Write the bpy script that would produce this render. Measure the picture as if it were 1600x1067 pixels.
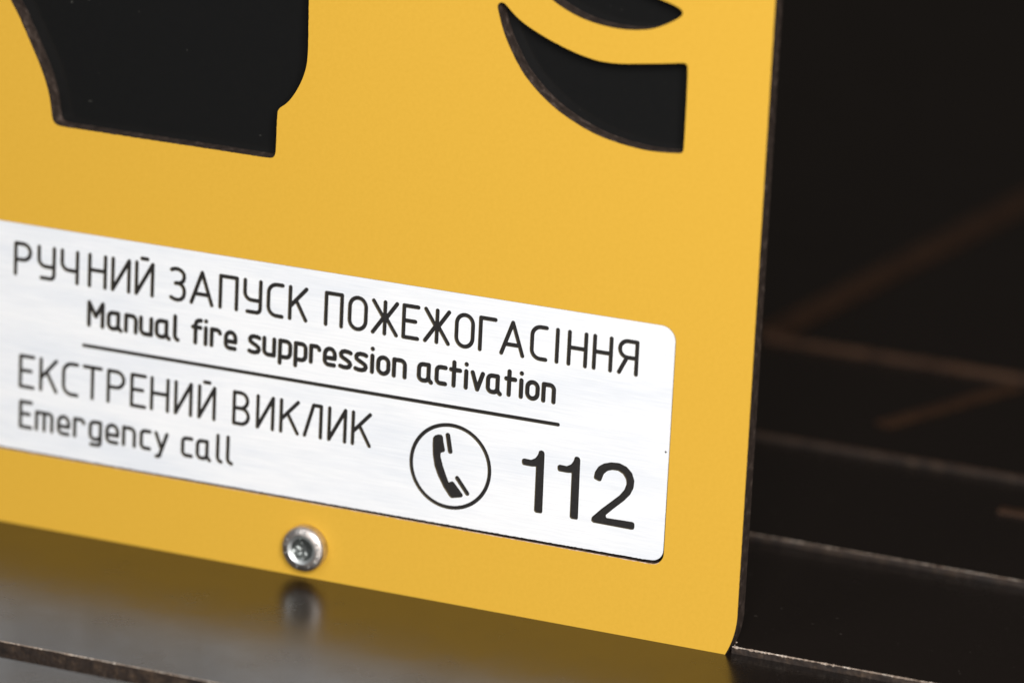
import bpy, bmesh, math, random
from mathutils import Matrix, Vector
from mathutils.geometry import delaunay_2d_cdt
for o in list(bpy.data.objects): bpy.data.objects.remove(o)
S = bpy.context.scene
COL = S.collection
random.seed(7)
MM = 0.001
R = math.radians

# ------------------------------------------------------------------ camera
# world: X along the panel, Y into the panel (front face at Y=0), Z up, shelf top at Z=0
cam = bpy.data.cameras.new('camera')
cam_o = bpy.data.objects.new('camera', cam); COL.objects.link(cam_o)
right = Vector((0.9177968, 0.3943690, 0.0460669))
down = Vector((0.1487126, -0.2338556, -0.9608309))
fwd = Vector((-0.3681489, 0.8886983, -0.2732796))
C = Vector((232.9143, -655.4378, 244.6909))*MM
m = Matrix((( right.x, -down.x, -fwd.x, C.x), (right.y, -down.y, -fwd.y, C.y), (right.z, -down.z, -fwd.z, C.z), (0,0,0,1)))
cam_o.matrix_world = m
cam.sensor_width = 36; cam.lens = 7652.98*36/1600
cam.clip_start = 0.02; cam.clip_end = 20
cam.dof.use_dof = True
cam.dof.focus_distance = (Vector((-30, 0, 24))*MM - C).dot(fwd)
cam.dof.aperture_fstop = 9.6
cam.dof.aperture_blades = 9
S.camera = cam_o

# ------------------------------------------------------------------ light
W = bpy.data.worlds.new('World'); S.world = W; W.use_nodes = True
W.node_tree.nodes['Background'].inputs[0].default_value = (1.0, 0.86, 0.74, 1)
W.node_tree.nodes['Background'].inputs[1].default_value = 0.024
def area(name, loc, target, size, power, col, sy=None):
    l = bpy.data.lights.new(name, 'AREA'); l.energy = power; l.color = col
    l.size = size
    if sy: l.shape = 'RECTANGLE'; l.size_y = sy
    o = bpy.data.objects.new(name, l); COL.objects.link(o); o.location = loc
    o.rotation_euler = (Vector(target)-Vector(loc)).to_track_quat('-Z', 'Y').to_euler()
    return o
area('key_light', (0.30, -0.62, 0.36), (0.0, 0, -0.02), 0.36, 8.1, (1.0, 0.975, 0.95), 0.32)  # unseen soft key lamp, added and placed to even out the panel's tones
area('fill_light', (-0.50, -1.15, 0.80), (-0.05, 0, 0.03), 0.5, 4.2, (0.97, 0.985, 1.0), 0.8)  # unseen fill lamp, added at front left to brighten the silver plate
S.view_settings.view_transform = 'Standard'; S.view_settings.look = 'None'
S.view_settings.exposure = 0; S.view_settings.gamma = 1

# ------------------------------------------------------------------ materials
def mat(name, base, rough=0.5, metal=0.0, spec=0.5, coat=0.0):
    mt = bpy.data.materials.new(name); mt.use_nodes = True
    b = mt.node_tree.nodes['Principled BSDF']
    b.inputs['Base Color'].default_value = (*base, 1); b.inputs['Roughness'].default_value = rough
    b.inputs['Metallic'].default_value = metal; b.inputs['Specular IOR Level'].default_value = spec
    b.inputs['Coat Weight'].default_value = coat
    return mt, mt.node_tree, b
def noise(nt, scale, detail=3, stretch=(1,1,1), rough=.5):
    tc = nt.nodes.new('ShaderNodeTexCoord'); mp = nt.nodes.new('ShaderNodeMapping')
    mp.inputs['Scale'].default_value = stretch
    n = nt.nodes.new('ShaderNodeTexNoise'); n.inputs['Scale'].default_value = scale; n.inputs['Detail'].default_value = detail
    n.inputs['Roughness'].default_value = rough
    nt.links.new(tc.outputs['Object'], mp.inputs[0]); nt.links.new(mp.outputs[0], n.inputs['Vector'])
    return n.outputs['Fac']
def ramp(nt, src, stops):
    r = nt.nodes.new('ShaderNodeValToRGB')
    while len(r.color_ramp.elements) < len(stops): r.color_ramp.elements.new(.5)
    for e, (p, c) in zip(r.color_ramp.elements, stops): e.position = p; e.color = (*c, 1)
    nt.links.new(src, r.inputs[0]); return r.outputs[0]
def bump(nt, b, src, strength, dist):
    n = nt.nodes.new('ShaderNodeBump'); n.inputs['Strength'].default_value = strength; n.inputs['Distance'].default_value = dist
    nt.links.new(src, n.inputs['Height'])
    for k in ('Normal',): nt.links.new(n.outputs[0], b.inputs[k])
def maprange(nt, src, lo, hi, a=.3, c=.7):
    n = nt.nodes.new('ShaderNodeMapRange'); n.inputs[1].default_value = a; n.inputs[2].default_value = c
    n.inputs[3].default_value = lo; n.inputs[4].default_value = hi
    nt.links.new(src, n.inputs[0]); return n.outputs[0]

M_yel, nt, b = mat('yellow_plastic', (.80, .465, .04), .6, spec=.2)
nt.links.new(ramp(nt, noise(nt, 1500, 4, rough=.7), [(.3, (.655, .378, .039)), (.7, (.69, .404, .046))]), b.inputs['Base Color'])
bump(nt, b, noise(nt, 2600, 2), .10, .00005)

M_black, nt, b = mat('black_gloss_sheet', (.006, .0055, .0055), .2, spec=.58)
nt.links.new(maprange(nt, noise(nt, 70, 5, rough=.65), .19, .30), b.inputs['Roughness'])
sp = noise(nt, 900, 1)
nt.links.new(ramp(nt, sp, [(.0, (.0105, .0074, .006)), (.76, (.0125, .009, .0075)), (.80, (.07, .06, .052))]), b.inputs['Base Color'])
bump(nt, b, noise(nt, 3000, 2), .06, .00003)

M_core, nt, b = mat('black_cut_core', (.022, .017, .014), .65, spec=.25)
nt.links.new(ramp(nt, noise(nt, 700, 5, rough=.7), [(.3, (.022, .015, .012)), (.55, (.058, .041, .033)), (.75, (.20, .15, .125))]), b.inputs['Base Color'])
bump(nt, b, noise(nt, 1600, 4), .5, .00008)

M_back, nt, b = mat('black_backing', (.007, .0073, .0075), .16, spec=.3)
nt.links.new(ramp(nt, noise(nt, 1100, 1), [(.0, (.0085, .0087, .0088)), (.81, (.0095, .0095, .0095)), (.87, (.08, .08, .07))]), b.inputs['Base Color'])

M_edge, nt, b = mat('rough_cut_edge', (.03, .02, .014), .6)
nt.links.new(ramp(nt, noise(nt, 420, 6, rough=.75), [(.35, (.008, .005, .004)), (.52, (.026, .016, .011)), (.66, (.07, .045, .028)), (.78, (.22, .16, .10))]), b.inputs['Base Color'])
bump(nt, b, noise(nt, 900, 5), .9, .0002)

M_worn_highlight, nt, b = mat('worn_edge_highlight', (.5, .47, .43), .4)  # rough chamfer; its pale tones paint a highlight along the black sheets' edges
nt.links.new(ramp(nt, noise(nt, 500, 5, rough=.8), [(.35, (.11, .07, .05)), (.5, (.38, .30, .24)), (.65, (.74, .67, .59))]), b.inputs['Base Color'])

M_brown, nt, b = mat('brown_edge', (.09, .05, .025), .55)
nt.links.new(ramp(nt, noise(nt, 300, 4), [(.3, (.032, .014, .007)), (.7, (.068, .032, .015))]), b.inputs['Base Color'])

M_silver, nt, b = mat('brushed_silver', (.88, .885, .89), .34, metal=.07)
b.inputs['Anisotropic'].default_value = .75
tv = nt.nodes.new('ShaderNodeCombineXYZ'); tv.inputs[0].default_value = 1.0   # brushed along X
nt.links.new(tv.outputs[0], b.inputs['Tangent'])
st = noise(nt, 130, 6, (1, 1, 26), .65)
mx = nt.nodes.new('ShaderNodeMix'); mx.data_type = 'RGBA'; mx.blend_type = 'MULTIPLY'; mx.inputs[0].default_value = 1
nt.links.new(ramp(nt, st, [(.3, (.85, .87, .90)), (.65, (.96, .97, .985))]), mx.inputs[6])
nt.links.new(ramp(nt, noise(nt, 22, 4, (1, 1, 5), .6), [(.36, (.90, .92, .95)), (.56, (1, 1, 1))]), mx.inputs[7])
nt.links.new(mx.outputs[2], b.inputs['Base Color'])
nt.links.new(maprange(nt, noise(nt, 300, 5, (1, 1, 20), .6), .27, .42), b.inputs['Roughness'])
bump(nt, b, noise(nt, 260, 4, (1, 1, 30)), .10, .00004)

M_groove, nt, b = mat('engraved_black', (.016, .0145, .014), .5)
nt.links.new(ramp(nt, noise(nt, 2500, 4, rough=.7), [(.35, (.012, .0108, .0105)), (.6, (.02, .018, .017)), (.8, (.05, .046, .04))]), b.inputs['Base Color'])
M_groovewall, nt, b = mat('engraved_fringe_wall', (.17, .135, .065), .5)  # olive tint paints lens colour fringing onto the groove walls

M_burr, nt, b = mat('milled_lip', (.8, .55, .38), .35)
nt.links.new(ramp(nt, noise(nt, 900, 4, rough=.8), [(.35, (.45, .26, .08)), (.6, (.85, .62, .48))]), b.inputs['Base Color'])

M_steel, nt, b = mat('stainless_steel', (.50, .46, .43), .34, metal=1)
nt.links.new(ramp(nt, noise(nt, 900, 5, rough=.7), [(.3, (.54, .49, .46)), (.7, (.78, .73, .70))]), b.inputs['Base Color'])
nt.links.new(maprange(nt, noise(nt, 700, 4), .38, .55), b.inputs['Roughness'])
bump(nt, b, noise(nt, 800, 5), .2, .0001)
M_steel2, nt, b = mat('bright_steel', (.62, .64, .64), .5, metal=1)

M_hole, nt, b = mat('socket_steel', (.22, .235, .23), .4, metal=1)

# ------------------------------------------------------------------ helpers
def link(name, verts, faces, mats, fm=None, parent=None, smooth=None):
    me = bpy.data.meshes.new(name); me.from_pydata([Vector(v)*MM for v in verts], [], faces)
    for k in mats: me.materials.append(k)
    if fm: me.polygons.foreach_set('material_index', fm)
    if smooth: me.polygons.foreach_set('use_smooth', [s in smooth for s in (fm or [0]*len(faces))])
    me.validate(); me.update()
    o = bpy.data.objects.new(name, me); COL.objects.link(o)
    if parent: o.parent = parent
    return o
def tag(o, label=None, cat=None, group=None, kind=None):
    for k, v in (('label', label), ('category', cat), ('group', group), ('kind', kind)):
        if v: o[k] = v
    return o
def thing(name, label, cat, loc=(0, 0, 0), group=None):
    o = bpy.data.objects.new(name, None); COL.objects.link(o); o.empty_display_size = .01
    o.location = Vector(loc)*MM
    return tag(o, label, cat, group)

def area2(p): return sum(a[0]*c[1]-c[0]*a[1] for a, c in zip(p, p[1:]+p[:1]))/2
def ccw(p): return p if area2(p) > 0 else p[::-1]
def smooth_poly(p, it=2, thr=40):
    """Chaikin smoothing that keeps turns sharper than thr only lightly rounded."""
    for _ in range(it):
        q = []; n = len(p)
        for i in range(n):
            a, c, d = p[i-1], p[i], p[(i+1) % n]
            v1 = Vector((c[0]-a[0], c[1]-a[1])); v2 = Vector((d[0]-c[0], d[1]-c[1]))
            f = .25
            q.append((c[0]-v1.x*f, c[1]-v1.y*f)); q.append((c[0]+v2.x*f, c[1]+v2.y*f))
        p = q
    return p

def fillet(p, d=.13):
    """round every corner of an outline by cutting d mm off it"""
    q = []; n = len(p)
    for i in range(n):
        a, c, e = Vector(p[i-1]), Vector(p[i]), Vector(p[(i+1) % n])
        u, v = a-c, e-c
        s, t = min(d, .4*u.length), min(d, .4*v.length)
        A, B = c+u.normalized()*s, c+v.normalized()*t
        M = (A+B)/4+c/2
        q += [tuple(A), tuple(M), tuple(B)]
    return q

def cdt(outer, holes, extra=()):
    """Triangulate outer minus holes (2D).  Returns verts, tris kept, verts/tris of the holes, and rim edges (hole side on the left)."""
    vs, fs = [], []
    for poly in ([outer] if outer else []) + list(holes):
        k = len(vs); vs += [Vector(q) for q in poly]; fs.append(list(range(k, k+len(poly))))
    v, e, f, ov, oe, of = delaunay_2d_cdt(vs, [], fs, 1, 1e-5)
    no = 1 if outer else 0
    keep, hole = [], []
    for t, ids in zip(f, of):
        if any(i >= no for i in ids): hole.append(list(t))
        elif outer and ids: keep.append(list(t))
    hs = set()
    for t in hole:
        for a, c in zip(t, t[1:]+t[:1]): hs.add((a, c))
    rim = [(a, c) for (a, c) in hs if (c, a) not in hs]
    return [(q.x, q.y) for q in v], keep, hole, rim

def compact(vs, faces):
    ids = sorted({i for f in faces for i in f}); mp = {j: k for k, j in enumerate(ids)}
    return [vs[i] for i in ids], [[mp[i] for i in f] for f in faces]

# ------------------------------------------------------------------ stroke lettering (single-line engraving font)
def arc(cx, cy, rx, ry, a0, a1, n=8):
    return [(cx+rx*math.cos(R(a0+(a1-a0)*i/n)), cy+ry*math.sin(R(a0+(a1-a0)*i/n))) for i in range(n+1)]
def bowl(w, x, r=None):
    r = r or min(w*.48, x*.3)
    return arc(r, x-r, r, r, 90, 180), arc(r, r, r, r, 180, 270)
def glyph(g, w, h, x):
    """centre lines of one letter: w = width between centre lines, h = cap height, x = x-height (mm)"""
    if g in 'РP':
        r = .26*h; return [[(0, 0), (0, h)], [(0, h), (w-r, h)] + arc(w-r, h-r, r, r, 80, -80, 12) + [(w-r, h-2*r), (0, h-2*r)]]
    if g in 'УЧ':
        s = [[(0, h), (0, .66*h)] + arc(.45*w, .62*h, .45*w, .24*h, 190, 262, 8) + [(.6*w, .38*h), (w, .38*h)]]
        if g == 'Ч': return s + [[(w, h), (w, 0)]]
        r = .13*h; return s + [[(w, h), (w, r)] + arc(w-r, r, r, r, -10, -80, 5) + [(w-r, 0), (.18*w, 0)]]
    if g == 'Н': return [[(0, 0), (0, h)], [(w, 0), (w, h)], [(0, .52*h), (w, .52*h)]]
    if g in 'ИЙ':
        s = [[(0, h), (0, 0), (w, h), (w, 0)]]
        return s + ([[(.32*w, 1.15*h), (.66*w, 1.15*h)]] if g == 'Й' else [])
    if g == 'З': return [[(0, .95*h), (.2*w, .99*h), (.45*w, h), (.75*w, .95*h), (.93*w, .86*h), (.97*w, .75*h), (.9*w, .63*h), (.68*w, .55*h), (.32*w, .53*h)],
                         [(.6*w, .535*h), (.85*w, .47*h), (.98*w, .36*h), (w, .25*h), (.94*w, .12*h), (.76*w, .03*h), (.5*w, 0), (.25*w, .01*h), (0, .06*h)]]
    if g == 'А': return [[(0, 0), (.5*w, h), (w, 0)], [(.16*w, .3*h), (.84*w, .3*h)]]
    if g == 'П': return [[(0, 0), (0, h), (w, h), (w, 0)]]
    if g == 'С':
        a, c = bowl(w, h, min(.6*w, .3*h)); return [[(w, h)] + a + c + [(w, 0)]]
    if g == 'К': return [[(0, 0), (0, h)], [(0, .38*h), (w, h)], [(.38*w, .6*h), (w, 0)]]
    if g == 'О':
        r = w/2; k = min(r*1.05, h/2); return [arc(r, h-k, r, k, 0, 180, 14), [(0, h-k)] + arc(r, k, r, k, 180, 360, 14) + [(w, h-k)]]
    if g == 'Ж': return [[(.5*w, 0), (.5*w, h)], [(0, h), (.44*w, .5*h), (0, 0)], [(w, h), (.56*w, .5*h), (w, 0)], [(.44*w, .5*h), (.56*w, .5*h)]]
    if g in 'ЕE': return [[(w, h), (0, h), (0, 0), (w, 0)], [(0, .53*h), (.82*w, .53*h)]]
    if g == 'Г': return [[(0, 0), (0, h), (w, h)]]
    if g == 'І': return [[(0, 0), (0, h)]]
    if g == 'Я':
        r = .255*h; return [[(w, 0), (w, h)], [(w, h), (r, h)] + arc(r, h-r, r, r, 100, 260, 12) + [(r, h-2*r), (w, h-2*r)], [(.42*w, .48*h), (0, 0)]]
    if g == 'Т': return [[(0, h), (w, h)], [(.5*w, h), (.5*w, 0)]]
    if g == 'В':
        r = .25*h; q = .25*h
        return [[(0, 0), (0, h)], [(0, h), (.9*w-r, h)] + arc(.92*w-r, h-r, r, r, 80, -80, 10) + [(.9*w-r, .5*h), (0, .5*h)],
                [(.9*w-q, .5*h)] + arc(w-q, q, q, q, 80, -80, 10) + [(w-q, 0), (0, 0)]]
    if g == 'Л': return [[(0, 0), (.52*w, h), (w, h), (w, 0)]]
    if g == 'M': return [[(0, 0), (0, h), (.5*w, .42*h), (w, h), (w, 0)]]
    r = min(w*.42, x*.3)
    if g in 'ag':
        a = [[(w, x), (r, x)] + arc(r, x-r, r, r, 100, 170, 5) + [(0, x-r), (0, r)] + arc(r, r, r, r, 190, 260, 5) + [(r, 0), (w-r, 0)] + arc(w-r, r, r, r, -80, -10, 5)]
        if g == 'a': return a + [[(w, x), (w, .22*x), (w+.07*w, .05*x), (w+.28*w, -.06*x)]]
        return a + [[(w, x), (w, -.12*h), (.9*w, -.2*h), (.7*w, -.22*h), (.1*w, -.22*h)]]
    if g == 'n': return [[(0, 0), (0, x)], [(0, x), (w-r, x)] + arc(w-r, x-r, r, r, 80, 10, 5) + [(w, x-r), (w, 0)]]
    if g == 'u': return [[(w, 0), (w, x)], [(w, 0), (r, 0)] + arc(r, r, r, r, 260, 190, 5) + [(0, r), (0, x)]]
    if g == 'm': return [[(0, 0), (0, x)], [(.5*w, x), (.5*w, 0)], [(0, x), (w-.2*w, x)] + arc(w-.2*w, x-.2*w, .2*w, .2*w, 80, 10, 4) + [(w, x-.2*w), (w, 0)]]
    if g == 'l': return [[(0, h), (0, .14*h), (.15*w, .07*h), (.45*w, .02*h), (w, -.02*h)]]
    if g == 'f': return [[(.34*w, 0), (.34*w, .8*h), (.42*w, .9*h), (.6*w, .97*h), (w, h)], [(0, .68*h), (.95*w, .68*h)]]
    if g == 'i': return [[(0, 0), (0, x)], [(0, 1.0*h), (0.01, 1.005*h)]]
    if g == 'r': return [[(0, 0), (0, x)], [(0, x), (.72*w, x), (.92*w, .93*x), (w, .82*x)]]
    if g == 'e': return [[(0, .42*x), (w, .42*x), (w, .62*x)] , [(w, .62*x)] + arc(w/2, .62*x, w/2, .38*x, 5, 180, 10) + [(0, r)] + arc(r, r, r, r, 190, 260, 5) + [(r, 0), (.95*w, 0)]]
    if g == 's': return [[(w, .93*x), (.8*w, .98*x), (.45*w, x), (.18*w, .95*x), (.04*w, .82*x), (.08*w, .67*x), (.3*w, .57*x), (.7*w, .44*x), (.93*w, .33*x), (w, .2*x), (.88*w, .06*x), (.6*w, 0), (.3*w, .0), (0, .05*x)]]
    if g == 'p': return [[(0, x), (0, -.27*h)], [(0, x), (w-r, x)] + arc(w-r, x-r, r, r, 80, 10, 5) + [(w, x-r), (w, r)] + arc(w-r, r, r, r, -10, -80, 5) + [(w-r, 0), (0, 0)]]
    if g == 'o':
        q = w/2; return [arc(q, x-q, q, q, 0, 180, 12), [(0, x-q)] + arc(q, q, q, q, 180, 360, 12) + [(w, x-q)]]
    if g == 'c': return [[(w, x), (r, x)] + arc(r, x-r, r, r, 100, 170, 5) + [(0, x-r), (0, r)] + arc(r, r, r, r, 190, 260, 5) + [(r, 0), (w, 0)]]
    if g == 't': return [[(.34*w, 0), (.34*w, h)], [(0, .68*h), (w, .68*h)]]
    if g == 'v': return [[(0, x), (.5*w, 0), (w, x)]]
    if g == 'y': return [[(0, x), (.52*w, .12*x)], [(w, x), (.33*w, -.22*h), (.08*w, -.24*h)]]
    raise ValueError(g)

def capsules(line, hw):
    """cutter path -> round-ended polygons; split where the path turns sharply"""
    pts = [Vector(line[0])]
    for q in line[1:]:
        if (Vector(q)-pts[-1]).length > 1e-4: pts.append(Vector(q))
    runs, cur = [], [pts[0]]
    for i in range(1, len(pts)):
        cur.append(pts[i])
        if i < len(pts)-1:
            if (pts[i]-pts[i-1]).angle(pts[i+1]-pts[i]) > R(34): runs.append(cur); cur = [pts[i]]
    runs.append(cur)
    out = []
    for run in runs:
        n = len(run); nor = []
        for i in range(n):
            d = (run[min(i+1, n-1)]-run[max(i-1, 0)]).normalized(); nor.append(Vector((-d.y, d.x)))
        left = [run[i]+nor[i]*hw for i in range(n)]; rgt = [run[i]-nor[i]*hw for i in range(n)]
        def cap(c, n0, sgn):
            a0 = math.atan2(n0.y, n0.x)
            return [c+Vector((math.cos(a0+sgn*math.pi*k/8), math.sin(a0+sgn*math.pi*k/8)))*hw for k in range(1, 8)]
        poly = left + cap(run[-1], nor[-1], -1) + rgt[::-1] + cap(run[0], -nor[0], -1)
        out.append(ccw([(q.x, q.y) for q in poly]))
    return out

# ------------------------------------------------------------------ measured outlines on the panel, in mm (X, Z)
ROWS = [
  (41.09, 4.95, 0.00, 0.335, [('Р', -123.55, -120.95), ('У', -119.41, -116.73), ('Ч', -115.31, -112.62), ('Н', -110.44, -107.7), ('И', -106.37, -103.55), ('Й', -102.23, -99.45), ('З', -96.17, -93.88), ('А', -92.64, -89.11), ('П', -87.67, -84.88), ('У', -83.48, -80.81), ('С', -79.44, -77.08), ('К', -75.75, -73.04), ('П', -69.64, -67.01), ('О', -65.65, -62.93), ('Ж', -61.7, -57.78), ('Е', -56.59, -54.23), ('Ж', -52.97, -49.13), ('О', -47.81, -45.12), ('Г', -43.87, -41.48), ('А', -40.33, -36.86), ('С', -35.39, -33.09), ('І', -31.28, -31.28), ('Н', -29.34, -26.65), ('Н', -25.24, -22.58), ('Я', -21.16, -18.42)]),
  (34.74, 3.63, 0.70, 0.37, [('M', -110.37, -107.98), ('a', -106.92, -105.23), ('n', -103.86, -102.14), ('u', -101.26, -99.45), ('a', -98.51, -96.8), ('l', -95.33, -94.81), ('f', -92.21, -90.86), ('i', -89.98, -89.98), ('r', -88.95, -87.54), ('e', -86.5, -84.85), ('s', -82.43, -80.77), ('u', -79.9, -78.2), ('p', -77.19, -75.45), ('p', -74.53, -72.83), ('r', -71.91, -70.53), ('e', -69.57, -67.88), ('s', -66.93, -65.24), ('s', -64.35, -62.61), ('i', -61.56, -61.56), ('o', -60.55, -58.84), ('n', -57.89, -56.08), ('a', -53.72, -52.11), ('c', -50.76, -49.32), ('t', -48.42, -46.93), ('i', -45.89, -45.89), ('v', -44.84, -43.15), ('a', -42.26, -40.68), ('t', -39.29, -37.84), ('i', -36.8, -36.8), ('o', -35.78, -34.1), ('n', -33.12, -31.45)]),
  (22.87, 4.99, 0.00, 0.315, [('Е', -122.31, -120.01), ('К', -118.66, -115.94), ('С', -114.62, -112.21), ('Т', -110.99, -108.0), ('Р', -106.68, -104.0), ('Е', -102.56, -100.24), ('Н', -99.04, -96.25), ('И', -94.84, -92.21), ('Й', -90.74, -88.14), ('В', -84.71, -82.22), ('И', -80.63, -78.03), ('К', -76.61, -73.77), ('Л', -72.54, -69.82), ('И', -68.39, -65.7), ('К', -64.37, -61.53)]),
  (16.25, 4.10, 0.68, 0.325, [('E', -122.16, -120.29), ('m', -119.27, -116.53), ('e', -115.35, -113.53), ('r', -112.46, -110.86), ('g', -109.69, -107.88), ('e', -106.75, -104.84), ('n', -103.78, -101.88), ('c', -100.67, -99.2), ('y', -98.1, -96.19), ('c', -93.41, -91.88), ('a', -90.83, -89.16), ('l', -87.32, -86.7), ('l', -85.57, -84.89)]),
]
ONE = [(-33.37, 26.75), (-32.98, 26.91), (-32.58, 26.79), (-32.43, 26.43), (-32.34, 17.21), (-32.47, 16.96), (-33.46, 16.92), (-33.73, 17.16), (-33.77, 24.18), (-34.42, 24.07), (-35.9, 24.09), (-36.11, 24.4), (-36.1, 24.97), (-35.76, 25.18), (-34.57, 25.13), (-33.9, 25.53), (-33.5, 26.16)]
ONE2 = [(-27.53, 26.73), (-27.15, 26.89), (-26.75, 26.76), (-26.59, 26.41), (-26.49, 17.21), (-26.61, 16.96), (-27.59, 16.93), (-27.86, 17.17), (-27.92, 24.16), (-28.57, 24.05), (-30.04, 24.07), (-30.25, 24.38), (-30.24, 24.95), (-29.9, 25.16), (-28.72, 25.11), (-28.05, 25.5), (-27.66, 26.14)]
TWO = [(-24.29, 24.08), (-24.15, 24.96), (-23.61, 25.9), (-22.77, 26.51), (-21.62, 26.89), (-20.26, 26.98), (-19.07, 26.61), (-18.15, 25.77), (-17.7, 24.61), (-17.77, 23.47), (-18.25, 22.35), (-19.16, 21.25), (-20.64, 19.86), (-22.03, 18.48), (-21.91, 18.07), (-17.62, 18.15), (-17.32, 17.96), (-17.28, 17.3), (-17.4, 16.99), (-17.74, 16.88), (-24.0, 16.95), (-24.35, 17.19), (-24.28, 17.78), (-22.76, 19.37), (-21.28, 20.74), (-19.98, 21.96), (-19.26, 22.93), (-18.96, 23.84), (-19.06, 24.58), (-19.59, 25.34), (-20.39, 25.73), (-21.36, 25.71), (-22.12, 25.43), (-22.71, 24.82), (-22.98, 23.92), (-23.1, 23.67), (-23.39, 23.57), (-24.18, 23.83)]
HAND = [(-50.93, 25.97), (-50.59, 26.41), (-50.0, 26.66), (-49.51, 26.66), (-49.26, 26.4), (-49.15, 25.65), (-48.81, 24.33), (-48.91, 24.01), (-49.51, 23.8), (-49.52, 23.22), (-49.05, 21.76), (-48.51, 20.47), (-47.97, 19.3), (-47.42, 19.62), (-47.1, 19.47), (-45.58, 17.81), (-45.53, 17.51), (-45.79, 17.26), (-47.46, 16.87), (-47.82, 17.12), (-48.81, 18.34), (-49.85, 20.09), (-50.48, 21.52), (-50.84, 23.31), (-50.95, 24.82)]
DASH1 = [(-48.87, 26.54), (-48.65, 26.91), (-48.25, 26.95), (-48.1, 26.59), (-47.57, 24.46), (-47.72, 24.16), (-48.19, 24.08), (-48.37, 24.33)]
DASH2 = [(-46.88, 20.05), (-46.66, 20.31), (-46.3, 20.3), (-44.64, 18.27), (-44.78, 17.94), (-45.1, 17.93)]
CUTL = [(-129.04, 91.33), (-125.32, 84.72), (-123.9, 82.62), (-122.47, 79.96), (-121.15, 77.47), (-119.94, 75.15), (-118.83, 72.63), (-118.04, 70.06), (-117.66, 67.44), (-117.43, 66.51), (-116.9, 66.05), (-116.2, 65.85), (-110.0, 65.82), (-82.0, 65.78), (-80.1, 65.78), (-79.35, 65.95), (-79.02, 66.6), (-78.98, 68.0), (-78.94, 73.05), (-78.83, 73.44), (-78.5, 73.9), (-77.42, 74.66), (-76.26, 76.12), (-75.04, 78.43), (-74.32, 80.76), (-74.17, 83.01), (-74.19, 85.23), (-74.35, 91.12), (-74.25, 98.0)]
CUTR = [(-43.46, 93.64), (-43.52, 94.09), (-43.22, 94.58), (-42.64, 94.7), (-42.15, 94.44), (-41.33, 93.64), (-39.72, 92.3), (-37.34, 91.06), (-34.38, 89.81), (-30.86, 88.64), (-28.54, 88.12), (-26.61, 87.83), (-23.56, 87.87), (-20.67, 88.29), (-15.97, 88.92), (-13.54, 89.36), (-13.1, 89.19), (-12.88, 88.73), (-12.8, 84.15), (-12.78, 76.56), (-12.93, 76.0), (-13.29, 75.73), (-16.88, 75.45), (-19.74, 75.48), (-23.91, 76.06), (-27.15, 76.83), (-30.43, 78.15), (-33.73, 79.89), (-36.75, 82.22), (-39.14, 84.65), (-41.25, 88.01), (-42.5, 90.58)]
CUTT = [(-37.89, 98.11), (-34.9, 96.07), (-32.93, 94.97), (-29.99, 93.84), (-26.46, 93.18), (-23.28, 93.04), (-20.76, 93.28), (-18.58, 93.74), (-16.13, 94.92), (-14.32, 96.13), (-14.11, 96.75), (-14.55, 97.29), (-15.99, 97.85), (-17.74, 98.23), (-22.72, 99.99)]

# ------------------------------------------------------------------ the yellow panel
TH = 3.1                                   # panel thickness
panel = thing('call_point_panel', 'yellow cut-out panel with a silver bilingual fire suppression and emergency call plate', 'sign panel')

PK = (-150.0, 12.15, -12.30, 49.36)        # pocket that holds the name plate: x0, z0, x1, z1
def rrect(x0, z0, x1, z1, tr, br, n=10):
    return [(x0, z1), (x0, z0)] + arc(x1-br, z0+br, br, br, -90, 0, n) + arc(x1-tr, z1-tr, tr, tr, 0, 90, n)
pocket = rrect(*PK, 2.35, 1.9)
outer = [(-165, 0)] + arc(-14, 6.5, 14, 14, -27.66, 0, 10) + [(random.uniform(-.022, .006), 7+.55*i) for i in range(240)] + [(0, 150), (-165, 150)]
cl = smooth_poly(ccw(CUTL[:]), 2)
cr = smooth_poly(ccw(CUTR[:]), 2)
ct = smooth_poly(ccw(CUTT[:]), 2)
# fine saw marks along every cut
def rough_up(p, amp, step):
    q = []
    for a, c in zip(p, p[1:]+p[:1]):
        L = math.dist(a, c); n = max(1, int(L/step)); nx, nz = (c[1]-a[1])/L if L else 0, -(c[0]-a[0])/L if L else 0
        for k in range(n):
            t = k/n; j = random.uniform(-amp, amp) if k else 0
            q.append((a[0]+(c[0]-a[0])*t+nx*j, a[1]+(c[1]-a[1])*t+nz*j))
    return q
cl = rough_up(cl, .035, .35); cr = rough_up(cr, .02, .4); ct = rough_up(ct, .02, .4)
holes = [pocket, cl, cr, ct]
v2, keep, hole, rim = cdt(ccw(outer), holes)
out_edges = set()
for t in keep:
    for a, c in zip(t, t[1:]+t[:1]): out_edges.add((a, c))
bd = [(a, c) for a, c in out_edges if (c, a) not in out_edges]     # all boundary edges of the yellow face, panel on the left
n = len(v2); LY = .07
# yellow skin
V = [(x, 0, z) for x, z in v2] + [(x, LY, z) for x, z in v2]
F = [t[:] for t in keep] + [[a, c, c+n, a+n][::-1] for a, c in bd]
Vc, Fc = compact(V, F)
link('yellow_face', Vc, Fc, [M_yel], parent=panel)
# black core below the skin
V = [(x, LY, z) for x, z in v2] + [(x, TH, z) for x, z in v2]
F = [[a, c, c+n, a+n][::-1] for a, c in bd] + [[i+n for i in t[::-1]] for t in keep]
Vc, Fc = compact(V, F)
link('black_core', Vc, Fc, [M_core], parent=panel)
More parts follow.
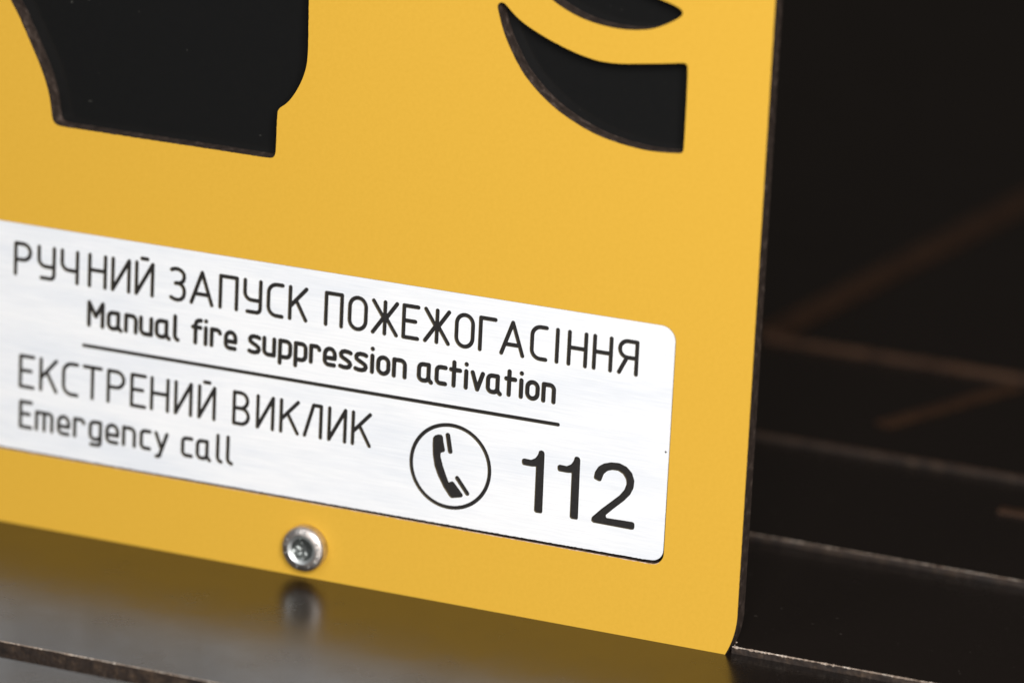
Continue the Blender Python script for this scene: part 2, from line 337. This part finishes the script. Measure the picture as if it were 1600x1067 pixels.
# backing sheet behind the cut-outs
def slab(name, x0, y0, z0, x1, y1, z1, m, parent):
    vs = [(x, y, z) for x in (x0, x1) for y in (y0, y1) for z in (z0, z1)]
    fs = [(0, 1, 3, 2), (4, 6, 7, 5), (0, 4, 5, 1), (2, 3, 7, 6), (0, 2, 6, 4), (1, 5, 7, 3)]
    return link(name, vs, fs, [m], parent=parent)
slab('backing_sheet', -162, TH+.002, 6, -6, TH+2, 149, M_back, panel)
# pale burr that the cutter left on the lower lip of the pocket
bv, bf = [], []; k = 0
x = -140.0
pts = []
while x < -14.4:
    pts.append((x, PK[1])); x += random.uniform(.25, .6)
pts += [q for q in arc(PK[2]-1.9, PK[1]+1.9, 1.9, 1.9, -90, -50, 5)]
for i, (px, pz) in enumerate(pts):
    wd = random.uniform(.03, .13); pr = random.uniform(.01, .05)
    bv += [(px, .05, pz+.03), (px, -pr, pz+.01), (px, -pr*.8, pz-wd*.6), (px, .0, pz-wd)]
    if i: bf += [[4*(i-1)+j, 4*(i-1)+j+1, 4*i+j+1, 4*i+j] for j in range(3)]
link('pocket_lip', bv, bf, [M_burr], parent=panel)

# ------------------------------------------------------------------ the engraved silver plate
PY = .10                                    # its face lies just below the yellow face
GD = .34                                    # engraving depth
bottom = []
x = -149.5
while x < -14.8:
    bottom.append((x, 12.42 + .22*max(0, min(1, (x+110)/95)) + random.uniform(-.035, .035))); x += random.uniform(.18, .4)
plate_outline = [(-149.6, 49.30)] + bottom + arc(-14.3, 14.55, 1.85, 1.85, -85, 0, 10) + [(-12.42, 30)] + arc(-14.72, 47.0, 2.3, 2.3, 0, 90, 10)
shapes = []                                 # (name, label, polygons)
for bz, h, xr, hw, items in ROWS:
    for g, xl, xrgt in items:
        w = max(xrgt-xl, 0)
        polys = []
        for line in glyph(g, w, h, h*xr if xr else h):
            polys += capsules([(xl+a, bz+c) for a, c in line], hw)
        shapes.append(('letter', polys))
shapes.append(('dividing_line', capsules([(-111.2, 31.27), (-30.5, 31.35)], .30)))
for p in (ONE, ONE2, TWO): shapes.append(('digit', [fillet(ccw(p[:]))]))
shapes.append(('handset_symbol', [fillet(ccw(HAND[:]))]))
def mid(ps): return (sum(p[0] for p in ps)/len(ps), sum(p[1] for p in ps)/len(ps))
shapes.append(('sound_dash', capsules([mid(DASH1[:4]), mid(DASH1[4:])], .40)))
shapes.append(('sound_dash', capsules([mid(DASH2[:3]), mid(DASH2[3:])], .37)))
CX, CZ, CR = -47.85, 21.88, 6.84
ring = []
for k in range(72):
    a0, a1 = 2*math.pi*k/72, 2*math.pi*(k+1)/72
    ring.append([(CX+r*math.cos(a), CZ+r*math.sin(a)) for r, a in ((CR, a0), (CR, a1), (CR-.62, a1), (CR-.62, a0))])
shapes.append(('symbol_ring', [ccw(q) for q in ring]))
allp = [p for s in shapes for p in s[1]]
v2, keep, hole, rim = cdt(ccw(plate_outline), allp)
n = len(v2)
es = set()
for t in keep:
    for a, c in zip(t, t[1:]+t[:1]): es.add((a, c))
bd = [(a, c) for a, c in es if (c, a) not in es]
hr = {(c, a) for a, c in rim}
ob = [e for e in bd if e not in hr]
V = [(x, PY, z) for x, z in v2] + [(x, PY+1.2, z) for x, z in v2]
F = [t[:] for t in keep]; FM = [0]*len(F)
for a, c in ob: F.append([a, c, c+n, a+n][::-1]); FM.append(1)
Vc, Fc = compact(V, F)
plate = link('name_plate', Vc, Fc, [M_silver, M_core], FM, parent=panel)
# every letter, digit and symbol is its own engraved piece: black floor and cut walls
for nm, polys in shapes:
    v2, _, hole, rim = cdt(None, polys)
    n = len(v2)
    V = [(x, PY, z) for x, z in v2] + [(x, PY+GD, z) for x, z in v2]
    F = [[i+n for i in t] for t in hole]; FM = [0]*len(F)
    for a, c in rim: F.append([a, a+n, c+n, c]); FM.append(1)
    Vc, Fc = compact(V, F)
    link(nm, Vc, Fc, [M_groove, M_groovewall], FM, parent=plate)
# small dark nick at the right edge of the plate
link('nick', [(-12.95+.16*math.cos(a)*random.uniform(.7, 1.1), PY-.004, 29.9+.2*math.sin(a)*random.uniform(.7, 1.1)) for a in [k*math.pi/5 for k in range(10)]],
     [list(range(10))], [M_groove], parent=plate)

# ------------------------------------------------------------------ button-head screw
SX, SZ, SR, SH = -71.35, 5.0, 3.62, 2.2
NS = 96
prof = [(SR-.25, 0), (SR, -.12), (SR, -1.25), (SR-.07, -1.52), (SR-.22, -1.76), (SR-.45, -1.92), (SR-.8, -2.03), (2.6, -2.13), (2.32, -2.16)]
def revolve(name, prof, mats, parent, cx, cz, fm=None, close=False, mod=None):
    V, F = [], []
    for j, (r, y) in enumerate(prof):
        for k in range(NS):
            a = 2*math.pi*k/NS; rr = mod(j, r, a) if mod else r
            V.append((cx+rr*math.cos(a), y, cz+rr*math.sin(a)))
    for j in range(len(prof)-1):
        for k in range(NS):
            F.append([j*NS+k, j*NS+(k+1) % NS, (j+1)*NS+(k+1) % NS, (j+1)*NS+k])
    if close: F.append([(len(prof)-1)*NS+k for k in range(NS)])
    return link(name, V, F, mats, None, parent, smooth=(0,))
screw = revolve('screw', prof, [M_steel], panel, SX, SZ)
screw['label'] = 'round steel screw head with a star-shaped socket'
def torx(j, r, a): return r*(1+.17*math.cos(6*a+.5)) if j >= 2 else r
revolve('socket_chamfer', [(2.32, -2.16), (2.24, -2.10), (1.86, -1.88), (1.80, -1.82)], [M_steel2], screw, SX, SZ)
revolve('socket', [(1.80, -1.82), (1.72, -1.74), (1.48, -1.68), (1.42, -.75), (.8, -.55), (.01, -.45)], [M_hole], screw, SX, SZ, mod=torx)
for a in (100, 78, 30, 12, -12, -36, -62, -100, 150, 172, 196):
    a = R(a+random.uniform(-3, 3)); l = random.uniform(.35, .6); w = random.uniform(.07, .11); r0 = 2.72
    u = Vector((math.cos(a), math.sin(a))); t = Vector((-u.y, u.x))
    tilt = random.uniform(-.35, .35)
    P = [(r0, -w), (r0, w), (r0+l*.8, w+tilt*l), (r0+l*.8, -w+tilt*l)]
    V = [(SX+u.x*p+t.x*q, y+.13*(p-r0), SZ+u.y*p+t.y*q) for y in (-2.08, -2.25) for p, q in P]
    link('head_mark', V, [(4, 5, 6, 7)[::-1], (0, 1, 5, 4), (1, 2, 6, 5), (2, 3, 7, 6), (3, 0, 4, 7)], [M_steel2], parent=screw)

# ------------------------------------------------------------------ stepped stack of black sheets
def sheet(name, outline, top, thick, label, chamfer=(M_worn_highlight,), amp=1.0, step=.45, edge=M_edge):
    p = ccw(outline); pts = []
    for a, c in zip(p, p[1:]+p[:1]):
        L = math.dist(a, c); n = max(1, min(int(L/step), 700))
        for k in range(n):
            t = k/n; pts.append((a[0]+(c[0]-a[0])*t, a[1]+(c[1]-a[1])*t))
    n = len(pts); V = []
    chip = [0]*n
    for i in range(n):
        chip[i] = .08*amp + random.random()**3*.16*amp
    for i, (x, y) in enumerate(pts):
        a, c = pts[i-1], pts[(i+1) % n]
        d = Vector((c[0]-a[0], c[1]-a[1]))
        nn = Vector((-d.y, d.x)).normalized() if d.length else Vector((0, 0))
        j = random.uniform(0, .03)
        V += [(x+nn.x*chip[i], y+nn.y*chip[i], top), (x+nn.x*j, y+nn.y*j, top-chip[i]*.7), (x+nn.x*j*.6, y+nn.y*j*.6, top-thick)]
    F, FM = [[3*i for i in range(n)]], [0]
    for i in range(n):
        k = (i+1) % n
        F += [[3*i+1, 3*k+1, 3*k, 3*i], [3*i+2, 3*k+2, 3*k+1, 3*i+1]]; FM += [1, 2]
    o = link(name, V, F, [M_black, chamfer[0], edge], FM)
    return tag(o, label, 'black sheet', 'black sheets stacked in steps under the panel')
X0, X1, YB = -170, 90, 620
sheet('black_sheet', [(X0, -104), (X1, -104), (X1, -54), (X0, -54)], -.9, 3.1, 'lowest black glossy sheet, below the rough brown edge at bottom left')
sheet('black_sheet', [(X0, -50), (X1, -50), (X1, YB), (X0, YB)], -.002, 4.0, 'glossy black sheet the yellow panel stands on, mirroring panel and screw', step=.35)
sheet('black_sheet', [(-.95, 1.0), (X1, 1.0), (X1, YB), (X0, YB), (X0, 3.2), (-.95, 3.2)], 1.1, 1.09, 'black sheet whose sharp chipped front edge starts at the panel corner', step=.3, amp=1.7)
sheet('black_sheet', [(X0, 50.6), (X1, 50.6), (X1, YB), (X0, YB)], 2.2, 1.09, 'black sheet whose slightly blurred front edge lies halfway up behind the panel corner', chamfer=(M_worn_highlight,))
sheet('black_sheet', [(X0, 100.2), (X1, 100.2), (X1, YB), (X0, YB)], 3.3, 1.09, 'black sheet whose blurred brown front edge lies above the second step', chamfer=(M_brown,), amp=2)
sheet('black_sheet', [(-53.5, 155), (X1, 155), (X1, YB), (-13, YB)], 4.4, 1.09, 'farthest black sheet with the slanting brown left edge', chamfer=(M_brown,), amp=5, step=2, edge=M_brown)
def strip(a, c, z, w, label):
    d = (Vector(c)-Vector(a)).normalized(); t = Vector((-d.y, d.x))*w/2
    A, B = Vector(a), Vector(c)
    top = [A+t, A-t, B-t, B+t]; V = [(q.x, q.y, z) for q in top] + [(q.x*1+(q.x-((A+B)/2).x)*.0, q.y, z+.5) for q in top]
    o = link('brown_strip', V, [(3, 2, 1, 0), (4, 5, 6, 7), (0, 1, 5, 4), (1, 2, 6, 5), (2, 3, 7, 6), (3, 0, 4, 7)], [M_brown])
    return tag(o, label, 'strip', 'thin brown strips lying on the far sheets')
strip((-16.7, 115.7), (-4, 151), 3.303, 3.0, 'blurred slanting brown strip between the two far step edges')
strip((-52.5, 156), (-38, 330), 4.403, 6.0, 'long faint brown strip slanting away along the left edge of the farthest sheet')
strip((14.7, 83.5), (60, 83.5), 2.203, 2.4, 'short brown strip at the right, between the second and third step edges')
o = link('table', [(-900, -700, -4.05), (900, -700, -4.05), (900, 1200, -4.05), (-900, 1200, -4.05), (-900, -700, -30), (900, -700, -30), (900, 1200, -30), (-900, 1200, -30)],
         [(0, 1, 2, 3), (7, 6, 5, 4), (4, 5, 1, 0), (5, 6, 2, 1), (6, 7, 3, 2), (7, 4, 0, 3)], [M_back])
tag(o, kind='structure')
